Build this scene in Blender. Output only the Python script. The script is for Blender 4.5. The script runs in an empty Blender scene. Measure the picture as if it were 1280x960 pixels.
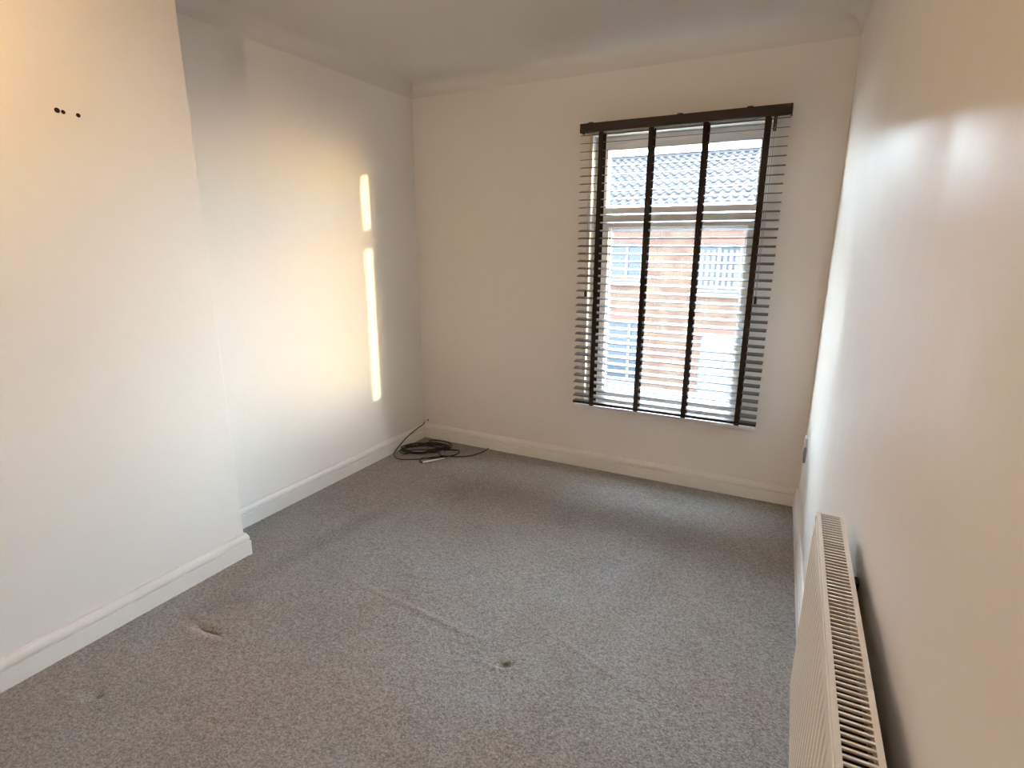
import bpy, bmesh, math, random
from mathutils import Vector, Matrix, noise
random.seed(7)
C = bpy.context.scene.collection
S = bpy.context.scene

# ------------------------------------------------------------------ camera
cam_d = bpy.data.cameras.new('camera'); cam = bpy.data.objects.new('camera', cam_d); C.objects.link(cam)
yaw, pitch, roll = 0.4741, -0.2464, 0.0020
cy_, sy_, cp_, sp_, cr_, sr_ = math.cos(yaw), math.sin(yaw), math.cos(pitch), math.sin(pitch), math.cos(roll), math.sin(roll)
fwd = Vector((-sy_*cp_, cy_*cp_, sp_)); rt = Vector((cy_, sy_, 0)); up = rt.cross(fwd)
rt, up = rt*cr_+up*sr_, -rt*sr_+up*cr_
m = Matrix((rt, up, -fwd)).transposed().to_4x4(); m.translation = (2.5303, -3.4073, 1.4781)
cam.matrix_world = m
cam_d.sensor_width = 36; cam_d.lens = 692.76/1280*36; cam_d.clip_start = .02; cam_d.clip_end = 300
S.camera = cam

# ------------------------------------------------------------------ sky, sun, exposure
w = bpy.data.worlds.new('sky'); S.world = w; w.use_nodes = True
wn = w.node_tree; bg = wn.nodes['Background']
sky = wn.nodes.new('ShaderNodeTexSky'); sky.sky_type = 'NISHITA'; sky.sun_disc = False
sky.sun_elevation = math.radians(11.5); sky.sun_rotation = math.radians(70.7); sky.air_density = 1; sky.dust_density = .6
hz = wn.nodes.new('ShaderNodeMix'); hz.data_type = 'RGBA'; hz.blend_type = 'ADD'; hz.inputs[0].default_value = 1
hz.inputs[7].default_value = (8.9, 9.8, 11.4, 1)             # thin even cloud over the whole sky
wn.links.new(sky.outputs[0], hz.inputs[6]); wn.links.new(hz.outputs[2], bg.inputs[0]); bg.inputs[1].default_value = 2.1
sd = bpy.data.lights.new('sun', 'SUN'); sun = bpy.data.objects.new('sun', sd); C.objects.link(sun)
sd.energy = 4.2; sd.angle = math.radians(.9); sd.color = (1, .74, .38)
sun.rotation_euler = Vector((-1, -.372, -.078)).to_track_quat('-Z', 'Y').to_euler()
S.view_settings.view_transform = 'Standard'; S.view_settings.look = 'None'
S.view_settings.exposure = 0.90; S.view_settings.gamma = 1; S.view_settings.use_curve_mapping = False

# ------------------------------------------------------------------ dimensions
XC, YC, YC2 = .251, -1.8297, -3.35          # chimney breast depth and its two ends
HC = 2.54                                   # ceiling
YR = -4.3                                   # rear wall
SL = .028
def xr(y): return 2.655 - SL*y              # right wall, slightly out of square
HS = .109                                   # skirting height

# ------------------------------------------------------------------ helpers
def link(o, parent=None):
    C.objects.link(o)
    if parent: o.parent = parent
    return o
def mesh(name, verts, faces, mat=None, parent=None, smooth=False):
    me = bpy.data.meshes.new(name); me.from_pydata([tuple(v) for v in verts], [], faces); me.update()
    if mat: me.materials.append(mat)
    bm = bmesh.new(); bm.from_mesh(me); bmesh.ops.recalc_face_normals(bm, faces=bm.faces); bm.to_mesh(me); bm.free()
    if smooth:
        for p in me.polygons: p.use_smooth = True
    o = bpy.data.objects.new(name, me); return link(o, parent)
class MB:
    def __init__(s): s.v = []; s.f = []
    def add(s, v, f):
        n = len(s.v); s.v += [Vector(a) for a in v]; s.f += [tuple(i+n for i in q) for q in f]; return s
    def box(s, x0, x1, y0, y1, z0, z1):
        return s.add([(x, y, z) for x in (x0, x1) for y in (y0, y1) for z in (z0, z1)],
            [(0,1,3,2), (4,6,7,5), (0,4,5,1), (2,3,7,6), (0,2,6,4), (1,5,7,3)])
    def cbox(s, x0, x1, y0, y1, z0, z1, c):
        # box with chamfered edges
        bm = bmesh.new(); bmesh.ops.create_cube(bm, size=1)
        for v in bm.verts: v.co = Vector(((x0+x1)/2+v.co.x*(x1-x0), (y0+y1)/2+v.co.y*(y1-y0), (z0+z1)/2+v.co.z*(z1-z0)))
        bmesh.ops.bevel(bm, geom=bm.edges[:], offset=c, segments=2, affect='EDGES', profile=.6)
        bm.verts.index_update()
        s.add([v.co.copy() for v in bm.verts], [[v.index for v in f.verts] for f in bm.faces]); bm.free(); return s
    def prism(s, prof, axis, a, b):
        # prof: 2D closed outline, extruded along axis ('x': prof=(y,z), 'y': prof=(x,z), 'z': prof=(x,y))
        n = len(prof)
        def P(t, q): return (t, q[0], q[1]) if axis == 'x' else (q[0], t, q[1]) if axis == 'y' else (q[0], q[1], t)
        return s.add([P(a, q) for q in prof]+[P(b, q) for q in prof],
            [(i, (i+1) % n, (i+1) % n+n, i+n) for i in range(n)]+[tuple(range(n)), tuple(range(n, 2*n))])
    def cyl(s, p, q, r, n=12, r2=None):
        p, q = Vector(p), Vector(q); d = (q-p).normalized(); r2 = r if r2 is None else r2
        a = d.orthogonal().normalized(); b = d.cross(a)
        vs = [p+(a*math.cos(t)+b*math.sin(t))*r for t in [2*math.pi*i/n for i in range(n)]]
        vs += [q+(a*math.cos(t)+b*math.sin(t))*r2 for t in [2*math.pi*i/n for i in range(n)]]
        return s.add(vs, [(i, (i+1) % n, (i+1) % n+n, i+n) for i in range(n)]+[tuple(range(n)), tuple(range(n, 2*n))])
    def tube(s, pts, r, n=8):
        pts = [Vector(p) for p in pts]; base = len(s.v); N = len(pts); prev = None
        for i, p in enumerate(pts):
            d = (pts[min(i+1, N-1)]-pts[max(i-1, 0)]).normalized()
            a = d.orthogonal().normalized() if prev is None else (prev-d*prev.dot(d)).normalized()
            prev = a; b = d.cross(a)
            s.v += [p+(a*math.cos(2*math.pi*k/n)+b*math.sin(2*math.pi*k/n))*r for k in range(n)]
        for i in range(N-1):
            for k in range(n):
                s.f.append((base+i*n+k, base+i*n+(k+1) % n, base+(i+1)*n+(k+1) % n, base+(i+1)*n+k))
        s.f.append(tuple(base+k for k in range(n))); s.f.append(tuple(base+(N-1)*n+k for k in range(n)))
        return s
    def build(s, name, mat, parent=None, smooth=False): return mesh(name, s.v, s.f, mat, parent, smooth)
def tag(o, label=None, cat=None, group=None, kind=None):
    for k, v in (('label', label), ('category', cat), ('group', group), ('kind', kind)):
        if v: o[k] = v
    return o
def empty(name, loc, label, cat, group=None):
    o = bpy.data.objects.new(name, None); o.location = loc; o.empty_display_size = .1; link(o); tag(o, label, cat, group); return o
def keep(o, parent):
    # parent while keeping the mesh, modelled in world coordinates, where it is
    o.parent = parent; o.matrix_parent_inverse = Matrix.Translation(-parent.location); return o
def spline(pts, k=8):
    pts = [Vector(p) for p in pts]; out = []
    for i in range(len(pts)-1):
        p0, p1, p2, p3 = pts[max(i-1, 0)], pts[i], pts[i+1], pts[min(i+2, len(pts)-1)]
        for j in range(k):
            t = j/k
            out.append(.5*((2*p1)+(p2-p0)*t+(2*p0-5*p1+4*p2-p3)*t*t+(3*p1-p0-3*p2+p3)*t**3))
    out.append(pts[-1]); return out

# ------------------------------------------------------------------ materials
def mat(name, col, rough=.6, spec=.5, metal=0, bump=None, var=None, coat=0):
    """bump: (scale, strength, distance[, stretch]); var: (scale, second colour, amount)"""
    m = bpy.data.materials.new(name); m.use_nodes = True; n = m.node_tree.nodes; l = m.node_tree.links
    b = n['Principled BSDF']; b.inputs['Base Color'].default_value = (*col, 1); b.inputs['Roughness'].default_value = rough
    b.inputs['Specular IOR Level'].default_value = spec; b.inputs['Metallic'].default_value = metal
    b.inputs['Coat Weight'].default_value = coat
    tc = n.new('ShaderNodeTexCoord')
    if var:
        t = n.new('ShaderNodeTexNoise'); t.inputs['Scale'].default_value = var[0]; t.inputs['Detail'].default_value = 4
        l.new(tc.outputs['Object'], t.inputs['Vector'])
        mx = n.new('ShaderNodeMix'); mx.data_type = 'RGBA'; mx.inputs[6].default_value = (*col, 1); mx.inputs[7].default_value = (*var[1], 1)
        rp = n.new('ShaderNodeMapRange'); rp.inputs['From Min'].default_value = .4; rp.inputs['From Max'].default_value = .65; rp.inputs['To Max'].default_value = var[2]
        l.new(t.outputs['Fac'], rp.inputs['Value']); l.new(rp.outputs[0], mx.inputs[0]); l.new(mx.outputs[2], b.inputs['Base Color'])
    if bump:
        t = n.new('ShaderNodeTexNoise'); t.inputs['Scale'].default_value = bump[0]; t.inputs['Detail'].default_value = 5
        mp = n.new('ShaderNodeMapping'); l.new(tc.outputs['Object'], mp.inputs['Vector']); l.new(mp.outputs[0], t.inputs['Vector'])
        if len(bump) > 3: mp.inputs['Scale'].default_value = bump[3]
        bp = n.new('ShaderNodeBump'); bp.inputs['Strength'].default_value = bump[1]; bp.inputs['Distance'].default_value = bump[2]
        l.new(t.outputs['Fac'], bp.inputs['Height']); l.new(bp.outputs[0], b.inputs['Normal'])
    return m
M = {}
M['wall'] = mat('wall_paint', (.89, .87, .83), .55, .3, bump=(9, .25, .01))
M['ceil'] = mat('ceiling_paint', (.80, .78, .74), .6, .25, bump=(6, .2, .01))
M['satin'] = mat('satin_wall_paint', (.84, .81, .76), .37, .34, bump=(7, .55, .012, (1, .55, .28)))
M['gloss'] = mat('gloss_trim_paint', (.90, .89, .85), .3, .5, bump=(14, .1, .004))
M['upvc'] = mat('white_upvc', (.85, .85, .83), .28, .5)
M['slat'] = mat('grey_slat', (.075, .067, .060), .36, .3, bump=(60, .1, .001, (.1, 1, 1)))
M['valance'] = mat('dark_slat', (.032, .025, .022), .5, .3, bump=(60, .15, .001, (.1, 1, 1)))
M['tape'] = mat('brown_tape', (.035, .026, .020), .9, .1, bump=(600, .3, .0005))
M['cord'] = mat('cord', (.35, .32, .28), .8, .2)
M['black'] = mat('black_cable', (.012, .010, .012), .45, .4)
M['dark'] = mat('dark_hole', (.03, .02, .015), .8, .1)
M['plastic'] = mat('white_plastic', (.8, .79, .76), .3, .5)
M['grey'] = mat('shaded_plastic', (.30, .30, .30), .4, .5)  # grey stands in for shade on the socket's lower face
M['rad'] = mat('radiator_enamel', (.83, .80, .73), .32, .5)
M['radin'] = mat('shade_dark_steel', (.05, .04, .03), .6, .3)  # near black: shade of the grille gaps put into the colour
M['brass'] = mat('brass', (.6, .45, .2), .3, .5, metal=1)
# uneven roller and brush work: the sheen of the satin wall breaks into upright patches
n_, l_ = M['satin'].node_tree.nodes, M['satin'].node_tree.links
t_ = n_.new('ShaderNodeTexNoise'); t_.inputs['Scale'].default_value = 3.2; t_.inputs['Detail'].default_value = 5; t_.inputs['Distortion'].default_value = .6
m_ = n_.new('ShaderNodeMapping'); m_.inputs['Scale'].default_value = (1, 1.3, .45); c_ = n_.new('ShaderNodeTexCoord')
r_ = n_.new('ShaderNodeMapRange'); r_.inputs[1].default_value = .35; r_.inputs[2].default_value = .62; r_.inputs[3].default_value = .33; r_.inputs[4].default_value = .48
l_.new(c_.outputs['Object'], m_.inputs['Vector']); l_.new(m_.outputs[0], t_.inputs['Vector']); l_.new(t_.outputs['Fac'], r_.inputs[0]); l_.new(r_.outputs[0], n_['Principled BSDF'].inputs['Roughness'])
def glass(name, tint=(1, 1, 1), gl=.08):
    m = bpy.data.materials.new(name); m.use_nodes = True; n = m.node_tree.nodes; l = m.node_tree.links
    n.remove(n['Principled BSDF']); o = n['Material Output']
    t = n.new('ShaderNodeBsdfTransparent'); t.inputs[0].default_value = (*tint, 1)
    g = n.new('ShaderNodeBsdfGlossy'); g.inputs['Roughness'].default_value = .02
    fr = n.new('ShaderNodeFresnel'); ge = n.new('ShaderNodeNewGeometry'); ma = n.new('ShaderNodeMath'); ma.operation = 'MULTIPLY_ADD'
    ma.inputs[1].default_value = 1/1.45-1.45; ma.inputs[2].default_value = 1.45      # same reflectance on both faces of the thin pane
    l.new(ge.outputs['Backfacing'], ma.inputs[0]); l.new(ma.outputs[0], fr.inputs[0])
    mx = n.new('ShaderNodeMixShader'); l.new(fr.outputs[0], mx.inputs[0]); l.new(t.outputs[0], mx.inputs[1]); l.new(g.outputs[0], mx.inputs[2]); l.new(mx.outputs[0], o.inputs[0])
    return m
M['glass'] = glass('window_glass', (.96, .98, .98))
# carpet: twist pile in grey with brown wear, colour only; relief is in the mesh and a fine bump
def carpet():
    m = bpy.data.materials.new('carpet'); m.use_nodes = True; n = m.node_tree.nodes; l = m.node_tree.links
    b = n['Principled BSDF']; b.inputs['Roughness'].default_value = .95; b.inputs['Specular IOR Level'].default_value = .1
    b.inputs['Sheen Weight'].default_value = .15
    tc = n.new('ShaderNodeTexCoord')
    def nz(s, d=3, r=.6):
        t = n.new('ShaderNodeTexNoise'); t.inputs['Scale'].default_value = s; t.inputs['Detail'].default_value = d; t.inputs['Roughness'].default_value = r
        l.new(tc.outputs['Object'], t.inputs['Vector']); return t.outputs['Fac']
    def mr(v, a, b_, c=0, d=1):
        t = n.new('ShaderNodeMapRange'); t.inputs[1].default_value = a; t.inputs[2].default_value = b_; t.inputs[3].default_value = c; t.inputs[4].default_value = d
        l.new(v, t.inputs[0]); return t.outputs[0]
    def mix(f, a, b_, mode='MIX'):
        t = n.new('ShaderNodeMix'); t.data_type = 'RGBA'; t.blend_type = mode
        if hasattr(f, 'links') or not isinstance(f, float): l.new(f, t.inputs[0])
        else: t.inputs[0].default_value = f
        for i, q in ((6, a), (7, b_)):
            if isinstance(q, tuple): t.inputs[i].default_value = (*q, 1)
            else: l.new(q, t.inputs[i])
        return t.outputs[2]
    base = mix(mr(nz(1.1, 3), .42, .62), (.305, .302, .298), (.30, .272, .24))
    base = mix(mr(nz(3.2, 4), .48, .66, 0, .45), base, (.25, .235, .222))
    def mark(col, cx, cy, rx_, ry_, ang, amt, inner=.2):
        # a stain, scuff or darker band of its own shape, in floor coordinates
        nonlocal base
        mp = n.new('ShaderNodeMapping'); mp.vector_type = 'TEXTURE'
        mp.inputs['Location'].default_value = (cx, cy, 0); mp.inputs['Rotation'].default_value = (0, 0, ang); mp.inputs['Scale'].default_value = (rx_, ry_, 1)
        l.new(warp, mp.inputs['Vector']); ln = n.new('ShaderNodeVectorMath'); ln.operation = 'LENGTH'; l.new(mp.outputs[0], ln.inputs[0])
        t = n.new('ShaderNodeMapRange'); t.interpolation_type = 'SMOOTHSTEP'; t.inputs[1].default_value = 1; t.inputs[2].default_value = inner; t.inputs[3].default_value = 0; t.inputs[4].default_value = amt
        l.new(ln.outputs['Value'], t.inputs[0]); base = mix(t.outputs[0], base, col)
    wz = n.new('ShaderNodeTexNoise'); wz.inputs['Scale'].default_value = 30; l.new(tc.outputs['Object'], wz.inputs['Vector'])
    wa = n.new('ShaderNodeVectorMath'); wa.operation = 'MULTIPLY_ADD'; l.new(wz.outputs['Color'], wa.inputs[0]); wa.inputs[1].default_value = (.018, .018, 0); 
    sub = n.new('ShaderNodeVectorMath'); sub.operation = 'SUBTRACT'; l.new(tc.outputs['Object'], sub.inputs[0]); sub.inputs[1].default_value = (.009, .009, 0)
    fz = n.new('ShaderNodeVectorMath'); fz.operation = 'MULTIPLY'; fz.inputs[1].default_value = (1, 1, 0); l.new(sub.outputs[0], fz.inputs[0]); l.new(fz.outputs[0], wa.inputs[2])
    warp = wa.outputs[0]
    mark((.22, .21, .205), .50, -1.55, .75, .10, 1.45, .55)          # darker band along the left
    mark((.22, .20, .19), .50, -2.13, .22, .09, 1.0, .5)
    mark((.24, .225, .21), 2.05, -1.25, .75, .12, 1.35, .35)
    mark((.42, .38, .37), .590, -2.303, .115, .036, .04, .85)           # frayed scuff
    mark((.08, .07, .06), .605, -2.270, .085, .0085, .03, .85, .4)
    mark((.09, .08, .07), .575, -2.655, .022, .018, 0, .8)
    mark((.40, .42, .40), .54, -2.685, .05, .035, 0, .5)
    mark((.10, .10, .09), 1.73, -1.89, .022, .014, .4, .8)
    mark((.62, .58, .5), 1.715, -1.935, .028, .010, -1.0, .8)
    tuft = mix(mr(nz(120, 3, .7), .36, .64), (.62, .62, .62), (1.32, 1.32, 1.32))
    base = mix(1.0, base, tuft, 'MULTIPLY')
    l.new(base, b.inputs['Base Color'])
    bp = n.new('ShaderNodeBump'); bp.inputs['Strength'].default_value = .8; bp.inputs['Distance'].default_value = .006
    l.new(nz(150, 3, .7), bp.inputs['Height']); l.new(bp.outputs[0], b.inputs['Normal'])
    return m
M['carpet'] = carpet()

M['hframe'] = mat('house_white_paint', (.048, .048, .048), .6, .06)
# ------------------------------------------------------------------ room shell
def struct(o, label=None): o['kind'] = 'structure'; return o
# carpeted floor: a displaced grid for the pile, with worn dents
def dent(x, y, cx, cyy, rx, ry, ang=0):
    c, s = math.cos(ang), math.sin(ang); u = ((x-cx)*c+(y-cyy)*s)/rx; v = (-(x-cx)*s+(y-cyy)*c)/ry
    return math.exp(-(u*u+v*v))
vs, fs = [], []
NX, NY = 330, 430
for j in range(NY+1):
    y = -4.3 + 4.3*j/NY
    for i in range(NX+1):
        x = xr(y)*i/NX
        ed = min(1, min(-y, xr(y)-x, x if y > YC else abs(x-XC))/.15)
        z = (.001+.0025*ed)*noise.noise(Vector((x*75, y*75, 0))) + ed*(.003*noise.noise(Vector((x*9, y*9, 3))) + .004*noise.noise(Vector((x*2.2, y*2.2, 8))))
        z -= .014*dent(x, y, .59, -2.272, .085, .014, .03) + .012*dent(x, y, .565, -2.655, .022, .016) + .012*dent(x, y, 1.73, -1.90, .03, .012, .4)
        z += .007*dent(x, y, .59, -2.305, .10, .014, .03) + .007*dent(x, y, 1.71, -1.93, .03, .01, .4) + .006*dent(x, y, 1.30, -1.80, .33, .012, -.09) + .004*dent(x, y, 1.95, -1.72, .3, .01, -.35)
        vs.append((x, y, z-.004))
for j in range(NY):
    for i in range(NX):
        a = j*(NX+1)+i; fs.append((a, a+1, a+NX+2, a+NX+1))
me = bpy.data.meshes.new('floor'); me.from_pydata(vs, [], fs); me.materials.append(M['carpet'])
for p in me.polygons: p.use_smooth = True
struct(link(bpy.data.objects.new('floor', me)))

struct(MB().box(-.3, 3.1, YR-.2, .35, HC, HC+.1).build('ceiling', M['ceil']))
struct(MB().box(-.2, 0, YR-.1, .3, -.05, HC).build('wall_left', M['wall']))
o = struct(MB().cbox(-.05, XC, YC2, YC, -.05, HC+.02, .004).build('chimney_breast', M['wall'])); o['kind'] = 'structure'
# drilled fixing holes left in the chimney breast
for k, (y, z, r) in enumerate(((-2.305, 1.911, .0070), (-2.2875, 1.909, .0055), (-2.243, 1.907, .0058))):
    bm = MB(); n = 14
    vs = [(XC+.0006, y+math.cos(t)*r*1.25, z+math.sin(t)*r*1.2) for t in [2*math.pi*i/n for i in range(n)]]
    vs += [(XC+.0016, y+math.cos(t)*r*(1+.1*math.sin(3*t+k)), z+math.sin(t)*r) for t in [2*math.pi*i/n for i in range(n)]]
    vs += [(XC+.0008, y+math.cos(t)*r*.6, z+math.sin(t)*r*.6) for t in [2*math.pi*i/n for i in range(n)]]
    bm.add(vs, [(i, (i+1) % n, (i+1) % n+n, i+n) for i in range(n)]+[(i+n, (i+1) % n+n, (i+1) % n+2*n, i+2*n) for i in range(n)]+[tuple(range(2*n, 3*n))])
    h = bm.build('fixing_hole', M['dark'], o); h['label'] = 'small dark drilled hole'
# back wall with the window opening
OX0, OX1, OZ0, OZ1 = 1.325, 2.335, .45, 2.11
b = MB(); b.box(-.2, OX0, 0, .3, -.05, HC); b.box(OX1, 3.0, 0, .3, -.05, HC); b.box(OX0, OX1, 0, .3, -.05, OZ0-.02); b.box(OX0, OX1, 0, .3, OZ1, HC)
struct(b.build('wall_back', M['wall']))
x0, x1 = xr(0), xr(YR)
struct(MB().add([(x0, 0, -.05), (x1, YR, -.05), (x1, YR, HC), (x0, 0, HC), (x0+.2, 0, -.05), (x1+.2, YR, -.05), (x1+.2, YR, HC), (x0+.2, 0, HC)],
    [(0,1,2,3), (4,7,6,5), (0,4,5,1), (3,2,6,7), (0,3,7,4), (1,5,6,2)]).build('wall_right', M['satin']))
struct(MB().box(-.2, 3.1, YR-.15, YR, -.05, HC).build('wall_front', M['wall']))
d = struct(MB().cbox(1.55, 2.35, YR-.02, YR+.03, 0, 2.0, .004).build('door_1', M['gloss']))
b = MB()
for xx in (1.64, 1.99):
    for zz in ((.25, .85), (1.0, 1.8)): b.cbox(xx, xx+.27, YR+.025, YR+.036, zz[0], zz[1], .004)
b.build('door_panel', M['gloss'], d)
b = MB(); b.box(1.48, 1.55, YR, YR+.04, 0, 2.07); b.box(2.35, 2.42, YR, YR+.04, 0, 2.07); b.box(1.48, 2.42, YR, YR+.04, 2.0, 2.07)
struct(b.build('trim_1', M['gloss']))

# skirting boards and coving: a profile swept round the room with mitred corners
poly = [Vector(p) for p in ((0, 0), (0, YC), (XC, YC), (XC, YC2), (0, YC2), (0, YR), (xr(YR), YR), (xr(0), 0))]
N = len(poly)
def left(d): return Vector((-d.y, d.x))
def sweep(name, prof, i, material, smooth=False):
    a, b_ = poly[i], poly[(i+1) % N]
    d = (b_-a).normalized(); d0 = (a-poly[i-1]).normalized(); d1 = (poly[(i+2) % N]-b_).normalized()
    def mit(n0, n1):
        s = n0+n1; return s/(s.dot(n0))
    m0, m1 = mit(left(d), left(d0)), mit(left(d), left(d1))
    n = len(prof); vs = [(*(a+m0*q[0]), q[1]) for q in prof]+[(*(b_+m1*q[0]), q[1]) for q in prof]
    o = mesh(name, vs, [(k, (k+1) % n, (k+1) % n+n, k+n) for k in range(n)]+[tuple(range(n)), tuple(range(n, 2*n))], material, None, smooth)
    return struct(o)
sk = [(-.005, -.01), (.020, -.01), (.020, .066), (.0195, .0675), (.0090, .0680), (.0085, .0740), (.0165, .0745), (.0172, .0850), (.0150, .0950), (.0115, .1010), (.0095, .1040), (.0085, .1088), (-.005, .1090)]
for nm, i in (('baseboard_left', 0), ('baseboard_chimney_return', 1), ('baseboard_chimney', 2), ('baseboard_left_rear', 4), ('baseboard_front', 5), ('baseboard_right', 6), ('baseboard_back', 7)):
    sweep(nm, sk, i, M['gloss'])
r = .085
cv = [(-.005, HC+.01), (-.005, HC-r-.006), (.0008, HC-r-.006)]+[(.0015+r*(1-math.cos(t)), HC-r+r*math.sin(t)) for t in [math.pi/2*k/10 for k in range(11)]]+[(r+.012, HC+.01)]
for nm, i in (('trim_left', 0), ('trim_chimney_return', 1), ('trim_chimney', 2), ('trim_chimney_rear', 3), ('trim_left_rear', 4), ('trim_front', 5), ('trim_right', 6), ('trim_back', 7)):
    o = sweep(nm, cv, i, M['ceil'])

# ------------------------------------------------------------------ window_1
win = MB()
FX0, FX1, FZ0, FZ1, FY0, FY1 = OX0, OX1, OZ0, OZ1, .075, .135
def frame(b, x0, x1, z0, z1, wd, y0, y1, c=.004, wt=None, wb=None):
    wt = wd if wt is None else wt; wb = wd if wb is None else wb
    b.cbox(x0, x0+wd, y0, y1, z0, z1, c); b.cbox(x1-wd, x1, y0, y1, z0, z1, c)
    b.cbox(x0+wd-.006, x1-wd+.006, y0+.001, y1-.001, z1-wt, z1-.0005, c); b.cbox(x0+wd-.006, x1-wd+.006, y0+.001, y1-.001, z0+.0005, z0+wb, c)
frame(win, FX0, FX1, FZ0, FZ1, .055, FY0, FY1)
win.cbox(FX0+.05, FX1-.05, FY0+.002, FY1-.002, 1.600, 1.665, .004)
w1 = struct(win.build('window_1', M['upvc']))
b = MB(); frame(b, FX0+.052, FX1-.052, 1.655, 2.068, .028, .062, .125, .004, .035, .045); b.build('top_light_frame', M['upvc'], w1)
b = MB(); frame(b, FX0+.05, FX1-.05, .495, 1.612, .055, .055, .125, .006, .03, .055); b.build('casement_frame', M['upvc'], w1)
b = MB(); frame(b, FX0+.105, FX1-.105, .55, 1.582, .010, .070, .090, .003); b.build('glazing_bead', M['upvc'], w1)
MB().box(FX0+.075, FX1-.075, .100, .104, 1.69, 2.04).build('upper_pane', M['glass'], w1)
MB().box(FX0+.10, FX1-.10, .100, .104, .545, 1.585).build('lower_pane', M['glass'], w1)
b = MB(); b.cbox(2.262, 2.282, .030, .056, 1.02, 1.06, .003); b.cbox(2.264, 2.276, .022, .034, .94, 1.055, .003); b.build('window_handle', M['upvc'], w1)
b = MB(); b.cbox(1.268, 2.385, -.030, .002, .420, .449, .006); b.box(OX0+.002, OX1-.002, 0, .09, .425, .449)
struct(b.build('window_sill', M['gloss']), None); bpy.data.objects['window_sill'].parent = w1

# ------------------------------------------------------------------ venetian blind
BX0, BX1 = 1.281, 2.397
bl = empty('venetian_blind', ((BX0+BX1)/2, -.065, .48), 'grey wooden venetian blind with dark brown ladder tapes, hung over the window', 'window blind')
def kb(b, n, mt, par=bl, lab=None):
    o = b.build(n, mt); keep(o, par)
    if lab: o['label'] = lab
    return o
b = MB(); b.cbox(BX0+.002, BX1-.002, -.102, -.092, 2.110, 2.160, .003)
b.cbox(BX0, BX0+.008, -.094, -.025, 2.112, 2.159, .002); b.cbox(BX1-.008, BX1, -.094, -.025, 2.112, 2.162, .002)
kb(b, 'valance', M['valance'], lab='dark brown front board of the headrail')
b = MB(); b.box(BX0+.01, BX1-.01, -.088, -.030, 2.118, 2.150); kb(b, 'headrail', M['valance'])
for x in (1.345, 1.85, 2.20):
    b = MB(); b.cbox(x-.014, x+.014, -.098, .014, 2.150, 2.166, .003); kb(b, 'bracket', M['valance'])
# one slat, then copies
tilt = math.radians(12)
prof = []
Wd, Th = .050, .0030
for k in range(9):
    u = -Wd/2+Wd*k/8; prof.append((u, Th/2+.0012*(1-(2*u/Wd)**2)-(.0008 if k in (0, 8) else 0)))
for k in range(9):
    u = Wd/2-Wd*k/8; prof.append((u, -Th/2+.0012*(1-(2*u/Wd)**2)+(.0008 if k in (0, 8) else 0)))
prof = [(c*math.cos(tilt)-s*math.sin(tilt), c*math.sin(tilt)+s*math.cos(tilt)) for c, s in prof]
sb = MB().prism(prof, 'x', -(BX1-BX0)/2+.004, (BX1-BX0)/2-.004)
proto = sb.build('slat', M['slat'], bl)
for i in range(36):
    s = proto if i == 0 else link(proto.copy(), bl)
    z = 2.101-.045*i
    s.location = (random.uniform(-.0015, .0015), 0, z-.48+random.uniform(-.0008, .0008))
    s.rotation_euler = (random.uniform(-.03, .03), random.uniform(-.0006, .0006), 0)
b = MB(); b.cbox(BX0+.003, BX1-.003, -.091, -.040, .4725, .490, .004); kb(b, 'bottom_rail', M['valance'], lab='dark bottom rail')
TX = (1.411, 1.700, 1.990, 2.291)
for x in TX:
    for nm, yy, sx in (('front_tape', -.0925, 0), ('back_tape', -.0375, 0)):
        b = MB(); n = 72; z0, z1 = .468, 2.112; wv = .014
        rows = []
        for k in range(n+1):
            z = z0+(z1-z0)*k/n; off = .0012*math.cos((z-2.101)/.045*2*math.pi)*(-1 if nm == 'front_tape' else 1)
            rows.append((z, off))
        vs = []
        for z, off in rows:
            for t in (0, .0009):
                for xx in (-wv, wv): vs.append((x+xx, yy+off+t, z))
        fs = []
        for k in range(n):
            a = 4*k; c = a+4
            fs += [(a, a+1, c+1, c), (a+2, c+2, c+3, a+3), (a, c, c+2, a+2), (a+1, a+3, c+3, c+1)]
        fs += [(0, 1, 3, 2), (4*n, 4*n+2, 4*n+3, 4*n+1)]
        b.add(vs, fs); kb(b, nm, M['tape'])
    b = MB(); b.cyl((x, -.065, .48), (x, -.065, 2.12), .0009, 6); kb(b, 'lift_cord', M['cord'])
    b = MB(); b.cbox(x-.012, x+.012, -.094, -.036, .4665, .4725, .002); kb(b, 'tape_clip', M['tape'])
for x, cords, tz in ((1.352, (0,), 1.185), (2.322, (-.004, .004), 1.186)):
    b = MB()
    for dx in cords: b.tube(spline([(x+dx, -.098, 2.115), (x+dx*1.4, -.104, 1.8), (x+dx, -.103, 1.5), (x+dx*.2, -.103, tz+.02)], 6), .0012, 6)
    kb(b, 'pull_cord', M['cord'])
    b = MB(); b.cyl((x, -.103, tz+.022), (x, -.103, tz+.008), .004, 10, .008); b.cyl((x, -.103, tz+.008), (x, -.103, tz-.018), .008, 10, .0075); kb(b, 'cord_tassel', M['tape'])
b = MB(); b.cbox(2.316, 2.330, -.055, -.040, 2.045, 2.118, .002); kb(b, 'tilt_gear', M['valance'])

bl.location.y -= .015          # the brackets stand the blind off the wall

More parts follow.
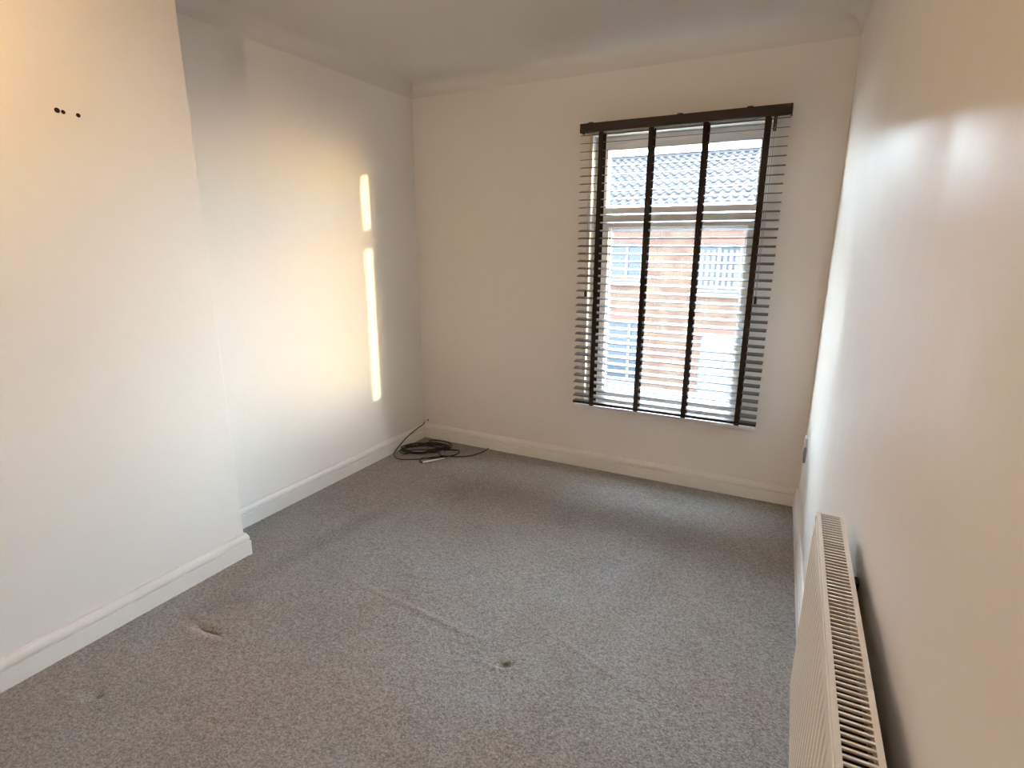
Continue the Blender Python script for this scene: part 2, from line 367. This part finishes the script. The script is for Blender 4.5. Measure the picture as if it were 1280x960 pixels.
# ------------------------------------------------------------------ radiator on the right wall
RY0, RY1, RZ0, RZ1 = -1.978, -3.18, .309, .850
rad = empty('radiator', (xr(-2.5)-.05, -2.58, RZ0), 'cream white panel radiator with slatted top grille fixed low on the right wall', 'radiator')
def rx(y, o): return 2.6275-.012*(y-RY0)+o       # o = 0 at the front edge of the top cover, .057 at its back edge
RD = .057
def strip(b, o0, o1, y0, y1, z0, z1, c=None):
    v = [(rx(y, o), y, z) for o in (o0, o1) for y in (y0, y1) for z in (z0, z1)]
    return b.add(v, [(0,1,3,2), (4,6,7,5), (0,4,5,1), (2,3,7,6), (0,2,6,4), (1,5,7,3)])
def rk(b, n, mt=None, par=rad, lab=None, smooth=False):
    o = b.build(n, mt or M['rad'], None, smooth); keep(o, rad)
    if lab: o['label'] = lab
    return o
# fluted panels: vertical channels pressed into the sheet, seam flat along top and bottom
def panel(o_face, sgn, name):
    ys, n = [], 0
    pitch = .0333; L = RY0-RY1-.012; cnt = int(L/pitch)
    rows = [(RZ0, .000, 0), (RZ0+.006, .001, 0), (RZ0+.022, .0035, .25), (RZ0+.045, .006, 1), (RZ1-.062, .006, 1), (RZ1-.040, .005, .3), (RZ1-.026, .004, 0), (RZ1-.016, .000, 0), (RZ1-.013, -.003, 0)]
    prof = ((0, 0), (.25, 0), (.36, 1), (.64, 1), (.75, 0))
    cols = []
    y = RY0-.006
    for k in range(cnt):
        for t, dd in prof: cols.append((y-pitch*(k+t), dd))
    cols.append((RY1+.006, 0))
    vs = []
    for z, pr, am in rows:
        for yy, dd in cols:
            sc = .004*dd if z == RZ0 else 0
            vs.append((rx(yy, o_face-sgn*(pr-.0022*dd*am-(.003*dd if z < RZ0+.01 else 0))), yy, z+sc))
    nc = len(cols); fs = [(r_*nc+c, r_*nc+c+1, (r_+1)*nc+c+1, (r_+1)*nc+c) for r_ in range(len(rows)-1) for c in range(nc-1)]
    o = rk(MB().add(vs, fs), name)
    md = o.modifiers.new('sheet', 'SOLIDIFY'); md.thickness = .0015; md.offset = 0
    return o
panel(.004, 1, 'front_panel'); panel(RD-.006, -1, 'back_panel')
b = MB(); strip(b, -.002, .004, RY0-.004, RY1+.004, RZ1-.020, RZ1-.008); rk(b, 'top_seam')
for y in (RY0, RY1):
    s = -1 if y == RY0 else 1
    b = MB(); strip(b, .001, RD-.001, y, y+s*.003, RZ0+.01, RZ1); rk(b, 'side_cover')
b = MB(); strip(b, .0, .0085, RY0, RY1, RZ1-.012, RZ1+.001); strip(b, RD-.0085, RD, RY0, RY1, RZ1-.012, RZ1+.001)
strip(b, .008, RD-.008, RY0, RY0-.006, RZ1-.008, RZ1+.001); strip(b, .008, RD-.008, RY1+.006, RY1, RZ1-.008, RZ1+.001)
g = rk(b, 'top_grille')
pitch = .0124; n = int((RY0-RY1-.016)/pitch)
b = MB(); L0 = RD-.016
# a folded louvre: narrow flat top and a lip bent down
b.prism([(-.0042, 0), (0, -.0004), (.0004, -.0015), (.0004, -.0065), (-.0006, -.0065), (-.0008, -.0018), (-.0042, -.0012)], 'x', 0, L0)
bar = b.build('grille_bar', M['rad'], g)
for i in range(n):
    s = bar if i == 0 else link(bar.copy(), g)
    y = RY0-.009-pitch*i; s.location = (rx(y, .008), y, RZ1)
    s.parent = g; s.matrix_parent_inverse = Matrix.Translation(-rad.location) if False else Matrix.Identity(4)
    s.matrix_parent_inverse = g.matrix_parent_inverse.copy() if False else Matrix.Identity(4)
b = MB()
k = 0; y = RY0-.03
while y > RY1+.03:
    strip(b, .014, RD-.014, y, y-.0012, RZ0+.05, RZ1-.020); y -= .0124
f = rk(b, 'convector_fins', M['radin']); f['kind'] = 'stuff'  # fins coloured dark so the gaps above read as shade
b = MB()
for y in (RY0-.14, RY1+.14):
    b = MB(); strip(b, RD-.004, xr(y)-rx(y, 0)-.002, y, y-.03, RZ0+.08, RZ1-.07); rk(b, 'wall_bracket', M['radin'])
b = MB(); yy = RY1-.035; b.cyl((rx(yy, .028), yy, .0), (rx(yy, .028), yy, RZ0+.02), .0075); b.cyl((rx(yy, .028), yy-.0, RZ0+.03), (rx(yy, .028), RY1+.01, RZ0+.03), .011)
rk(b, 'pipe', M['plastic'])
b = MB(); b.cyl((rx(yy, .028), yy, RZ0+.015), (rx(yy, .028), yy, RZ0+.085), .017, 16); rk(b, 'valve', M['plastic'])

# ------------------------------------------------------------------ socket on the right wall near the corner
sy0 = -.165
so = empty('wall_socket', (xr(sy0), sy0, .34), 'small white socket plate with shade put into its grey lower face, low on the right wall near the far corner', 'wall socket')
def sbx(b, o0, o1, y0, y1, z0, z1, c): return b.cbox(xr(sy0)-o1, xr(sy0)-o0, y0, y1, z0, z1, c)
keep(sbx(MB(), 0, .012, sy0-.043, sy0+.043, .340, .426, .002).build('faceplate', M['grey']), so)['label'] = 'lower faceplate coloured grey for its shade'
keep(sbx(MB(), 0, .014, sy0-.036, sy0+.036, .428, .476, .003).build('upper_plate', M['plastic']), so)['label'] = 'white upper plate'
keep(sbx(MB(), .011, .017, sy0-.008, sy0+.008, .40, .418, .002).build('rocker_switch', M['plastic']), so)
keep(sbx(MB(), .0115, .0128, sy0-.004, sy0+.004, .380, .388, .0003).build('pin_slot', M['dark']), so)

# ------------------------------------------------------------------ cables in the corner
def fl(x, y, z=.006): return (x, y, z)
b = MB(); R = .0042
path = [(.012, -.012, .118), (.028, -.055, .112), (.030, -.16, .098), (.034, -.28, .070), (.036, -.37, .035), (.040, -.425, .010), fl(.075, -.47), fl(.14, -.505), fl(.20, -.485), fl(.27, -.44), fl(.33, -.37), fl(.40, -.31)]
b.tube(spline(path), R*.85, 8)
c1 = b.build('aerial_cable', M['black'], None, True); tag(c1, 'thin black cable dropping from the corner hole over the left skirting', 'cable')
b = MB()
rnd = random.Random(3)
pts = [fl(.606, -.040, .010), fl(.600, -.12), fl(.565, -.21), fl(.50, -.27), fl(.43, -.295), fl(.36, -.315, .010)]
# coils: flattened loops stacked loosely
for k in range(6):
    cx, cyy = .205+rnd.uniform(-.035, .035), -.29+rnd.uniform(-.045, .035)
    a0 = .5
    for j in range(8):
        t = a0-2*math.pi*j/8
        u, v = math.cos(t)*(.150+rnd.uniform(-.03, .03)), math.sin(t)*(.09+rnd.uniform(-.05, .03))
        ang = -.95+rnd.uniform(-.12, .12)+math.pi/2
        px, py = cx+u*math.cos(ang)-v*math.sin(ang), cyy+u*math.sin(ang)+v*math.cos(ang)
        pts.append((max(px, .035), min(py, -.03), .008+.0055*k+rnd.uniform(-.002, .004)))
pts += [fl(.17, -.17, .04), fl(.20, -.09, .02), fl(.26, -.065, .010), fl(.32, -.10, .008), fl(.35, -.16, .008), fl(.345, -.23, .012)]
b.tube(spline(pts, 7), R, 8)
pts = [fl(.20, -.25, .03), fl(.27, -.24, .03), fl(.34, -.23, .02), fl(.41, -.17), fl(.435, -.175), fl(.455, -.21), fl(.445, -.27), fl(.40, -.33), fl(.35, -.38), fl(.29, -.43, .012), fl(.30, -.475, .008), fl(.335, -.485, .008)]
b.tube(spline(pts), R*1.05, 8)
c3 = b.build('coiled_cable', M['black'], None, True); tag(c3, 'tangled coil of black cable with a white plug, its tail reaching the far skirting', 'cable')
b = MB(); b.cyl((.335, -.485, .009), (.415, -.365, .010), .0075, 12, .0055); b.cyl((.415, -.365, .010), (.425, -.350, .010), .004, 10)
keep(b.build('plug', M['plastic']), c3)['label'] = 'white tubular plug'
# patch of filler with a hole where the cable enters
wp = empty('cable_outlet', (.03, -.003, .135), 'tiny white filler patch with a dark hole above the corner skirting', 'cable outlet')
b = MB(); b.cbox(.003, .030, -.007, 0, .116, .140, .003); keep(b.build('patch', M['plastic']), wp)
b = MB(); b.cyl((.040, -.003, .137), (.040, 0, .137), .006, 12); keep(b.build('hole', M['dark']), wp)

# ------------------------------------------------------------------ added unseen pendant bulb for warm light, above and behind the camera's left
LX, LY, LZ = .85, -3.05, 2.20
pl = empty('added_pendant_lamp', (LX, LY, HC), 'added unseen bare bulb on a white flex, for warm light', 'lamp')
b = MB(); b.cyl((LX, LY, HC), (LX, LY, HC-.025), .045, 20, .035); keep(b.build('ceiling_rose', M['plastic']), pl)
b = MB(); b.cyl((LX, LY, HC-.02), (LX, LY, LZ+.09), .003, 8); keep(b.build('flex', M['plastic']), pl)
b = MB(); b.cyl((LX, LY, LZ+.1), (LX, LY, LZ+.045), .018, 16); keep(b.build('lamp_holder', M['plastic']), pl)
M['bulb'] = bpy.data.materials.new('added_bulb_glow'); M['bulb'].use_nodes = True
pb = M['bulb'].node_tree.nodes['Principled BSDF']; pb.inputs['Emission Color'].default_value = (1, .62, .30, 1); pb.inputs['Emission Strength'].default_value = 310      # added warm source: the bulb itself lights the room
b = MB(); n = 16; pr = [(.013, .046), (.014, .035), (.024, .015), (.028, 0), (.024, -.016), (.012, -.026), (.003, -.028)]
b.add([(LX+r_*math.cos(2*math.pi*k/n), LY+r_*math.sin(2*math.pi*k/n), LZ+z_) for r_, z_ in pr for k in range(n)],
    [(i*n+k, i*n+(k+1) % n, (i+1)*n+(k+1) % n, (i+1)*n+k) for i in range(len(pr)-1) for k in range(n)]+[tuple(range((len(pr)-1)*n, len(pr)*n))])
keep(b.build('bulb', M['bulb'], None, True), pl)

# ------------------------------------------------------------------ terrace across the street
FY = 9.0
M['brick'] = mat('brick', (.036, .021, .0155), .9, .03, var=(3, (.044, .032, .022), 1))
M['mortar'] = mat('mortar', (.045, .042, .038), .95, .05)
M['tile'] = mat('roof_tile', (.0155, .0165, .018), .8, .08, var=(2.5, (.022, .022, .023), 1))
M['lintel'] = mat('red_lintel', (.055, .024, .018), .8, .08)
M['curtain'] = mat('curtain', (.04, .04, .042), .9, .1)
M['pave'] = mat('paving', (.10, .095, .09), .9, .2, var=(1.5, (.07, .07, .07), 1))
M['hglass'] = mat('far_window_glass', (.012, .017, .022), .15, .12)
h = empty('terraced_house', (0, FY, -2.9), 'two storey brick terraced house across the street seen through the blind', 'house')
HX0, HX1, HZ0, HZ1 = -6, 7, -2.9, 2.28
opens = [(-1.95, -.62, .68, 1.52), (.50, 1.42, .50, 1.50), (-1.75, -.50, -1.70, -.20), (.72, 1.45, -2.85, -.40), (-4.6, -3.4, .60, 1.50), (3.4, 4.5, .60, 1.50), (3.4, 4.6, -1.9, -.3)]
b = MB()
xs = sorted({HX0, HX1, *[o[0] for o in opens], *[o[1] for o in opens]}); zs = sorted({HZ0, HZ1, *[o[2] for o in opens], *[o[3] for o in opens]})
for i in range(len(xs)-1):
    for j in range(len(zs)-1):
        mx, mz = (xs[i]+xs[i+1])/2, (zs[j]+zs[j+1])/2
        if any(o[0] < mx < o[1] and o[2] < mz < o[3] for o in opens): continue
        b.box(xs[i], xs[i+1], FY+.008, FY+.25, zs[j], zs[j+1])
keep(b.build('wall', M['mortar']), h)
b = MB(); row = 0; z = HZ0
while z < HZ1-.07:
    x = HX0-(.1125 if row % 2 else 0)
    while x < HX1:
        a, c = x+.005, x+.220; x += .225
        segs = [(max(a, HX0), min(c, HX1))]
        for o in opens:
            if o[2]-.03 < z+.035 < o[3]+.12:
                ns = []
                for s0, s1 in segs:
                    if s1 <= o[0] or s0 >= o[1]: ns.append((s0, s1))
                    else:
                        if s0 < o[0]: ns.append((s0, o[0]))
                        if s1 > o[1]: ns.append((o[1], s1))
                segs = ns
        for s0, s1 in segs:
            if s1-s0 > .03: b.box(s0, s1, FY-random.uniform(0, .004), FY+.012, z, z+.065)
    z += .075; row += 1
o = keep(b.build('brickwork', M['brick']), h); o['kind'] = 'stuff'
for o_ in opens:
    x0, x1, z0, z1 = o_
    b = MB(); n = 10
    # shallow segmental arch over the opening
    vs = []
    for k in range(n+1):
        t = k/n; x = x0-.06+(x1-x0+.12)*t; s = .10*(1-(2*t-1)**2)
        for yy in (FY-.015, FY+.1): vs += [(x, yy, z1-.03+s*.6), (x, yy, z1+.13+s)]
    fs = []
    for k in range(n):
        a = 4*k; c = a+4; fs += [(a, a+1, c+1, c), (a+2, c+2, c+3, a+3), (a, c, c+2, a+2), (a+1, a+3, c+3, c+1)]
    fs += [(0, 2, 3, 1), (4*n, 4*n+1, 4*n+3, 4*n+2)]
    keep(b.add(vs, fs).build('lintel', M['lintel']), h)
    if z0 > -2.5:
        b = MB(); b.box(x0-.08, x1+.08, FY-.06, FY+.1, z0-.09, z0); keep(b.build('window_ledge', M['lintel'] if z0 < 0 else M['mortar']), h)
        b = MB(); frame(b, x0, x1, z0, z1+.03, .06, FY+.06, FY+.12)
        mxs = [x0+(x1-x0)*.72] if x0 < -1 else [x0+(x1-x0)*.5]
        for q in mxs: b.box(q-.03, q+.03, FY+.06, FY+.12, z0, z1)
        if z0 < 0: b.box(x0, x1, FY+.06, FY+.12, z1-.42, z1-.37)
        wf = keep(b.build('window', M['hframe']), h)
        b = MB(); b.box(x0+.03, x1-.03, FY+.09, FY+.10, z0+.03, z1); g_ = b.build('pane', M['hglass']); g_.parent = wf; g_.matrix_parent_inverse = Matrix.Identity(4)
        if x0 == .50:
            for k in range(7):
                b = MB(); q = x0+.09+k*.115; b.box(q, q+.07, FY+.075, FY+.089, z0+.1, z1-.12); c_ = b.build('curtain_strip', M['curtain']); c_.parent = wf
    else:
        b = MB(); frame(b, x0, x1, z0, z1+.03, .07, FY+.06, FY+.12); b.box(x0, x1, FY+.06, FY+.12, z1-.36, z1-.30)
        df = keep(b.build('door_frame', M['hframe']), h)
        b = MB(); b.box(x0+.06, x1-.06, FY+.08, FY+.11, z0, z1-.33)
        for q in (x0+.12, (x0+x1)/2+.02):
            b.cbox(q, q+.22, FY+.07, FY+.082, z0+1.0, z1-.5, .003); b.cbox(q, q+.22, FY+.07, FY+.082, z0+.2, z0+.85, .003)
        dd_ = b.build('door', M['hframe']); dd_.parent = df
# roof of interlocking tiles, stepped courses with rolls
ridge_y, ridge_z, eave_y, eave_z = FY+3.6, 3.74, FY-.22, 2.26
cs = 11; b = MB(); tw = .20; nx = int((HX1-HX0)/tw)*6
sl = (ridge_z-eave_z)/(ridge_y-eave_y)
for r_ in range(cs):
    ya, yb = eave_y+(ridge_y-eave_y)*r_/cs, eave_y+(ridge_y-eave_y)*(r_+1.12)/cs
    vs = []
    for i in range(nx+1):
        x = HX0+(HX1-HX0)*i/nx; ph = i % 6
        hz = (0, .035, .05, .035, 0, -.004)[ph]
        for y, dz in ((ya, .045), (ya, .015), (yb, .005)):
            vs.append((x, y, eave_z+(y-eave_y)*sl+dz+(hz if dz != .015 else hz*.8)))
    fs = []
    for i in range(nx):
        a = 3*i; c = a+3; fs += [(a, c, c+2, a+2), (a, a+1, c+1, c)]
    b.add(vs, fs)
o = keep(b.build('roof_tiles', M['tile']), h); o['kind'] = 'stuff'
b = MB(); b.add([(HX0, eave_y+.05, eave_z-.03), (HX1, eave_y+.05, eave_z-.03), (HX1, ridge_y, ridge_z-.03), (HX0, ridge_y, ridge_z-.03), (HX0, ridge_y+3.6, eave_z), (HX1, ridge_y+3.6, eave_z)], [(0, 1, 2, 3), (3, 2, 5, 4)])
keep(b.build('roof_deck', M['tile']), h)
b = MB(); b.cyl((HX0, ridge_y, ridge_z+.03), (HX1, ridge_y, ridge_z+.03), .09, 10); keep(b.build('ridge', M['tile']), h)
b = MB(); b.cyl((HX0, eave_y-.05, eave_z-.01), (HX1, eave_y-.05, eave_z-.01), .055, 10); b.box(HX0, HX1, eave_y, FY, eave_z-.14, eave_z-.02); keep(b.build('gutter', M['hframe']), h)
struct(MB().box(-20, 30, .6, 30, -3.1, -2.9).build('ground', M['pave']))
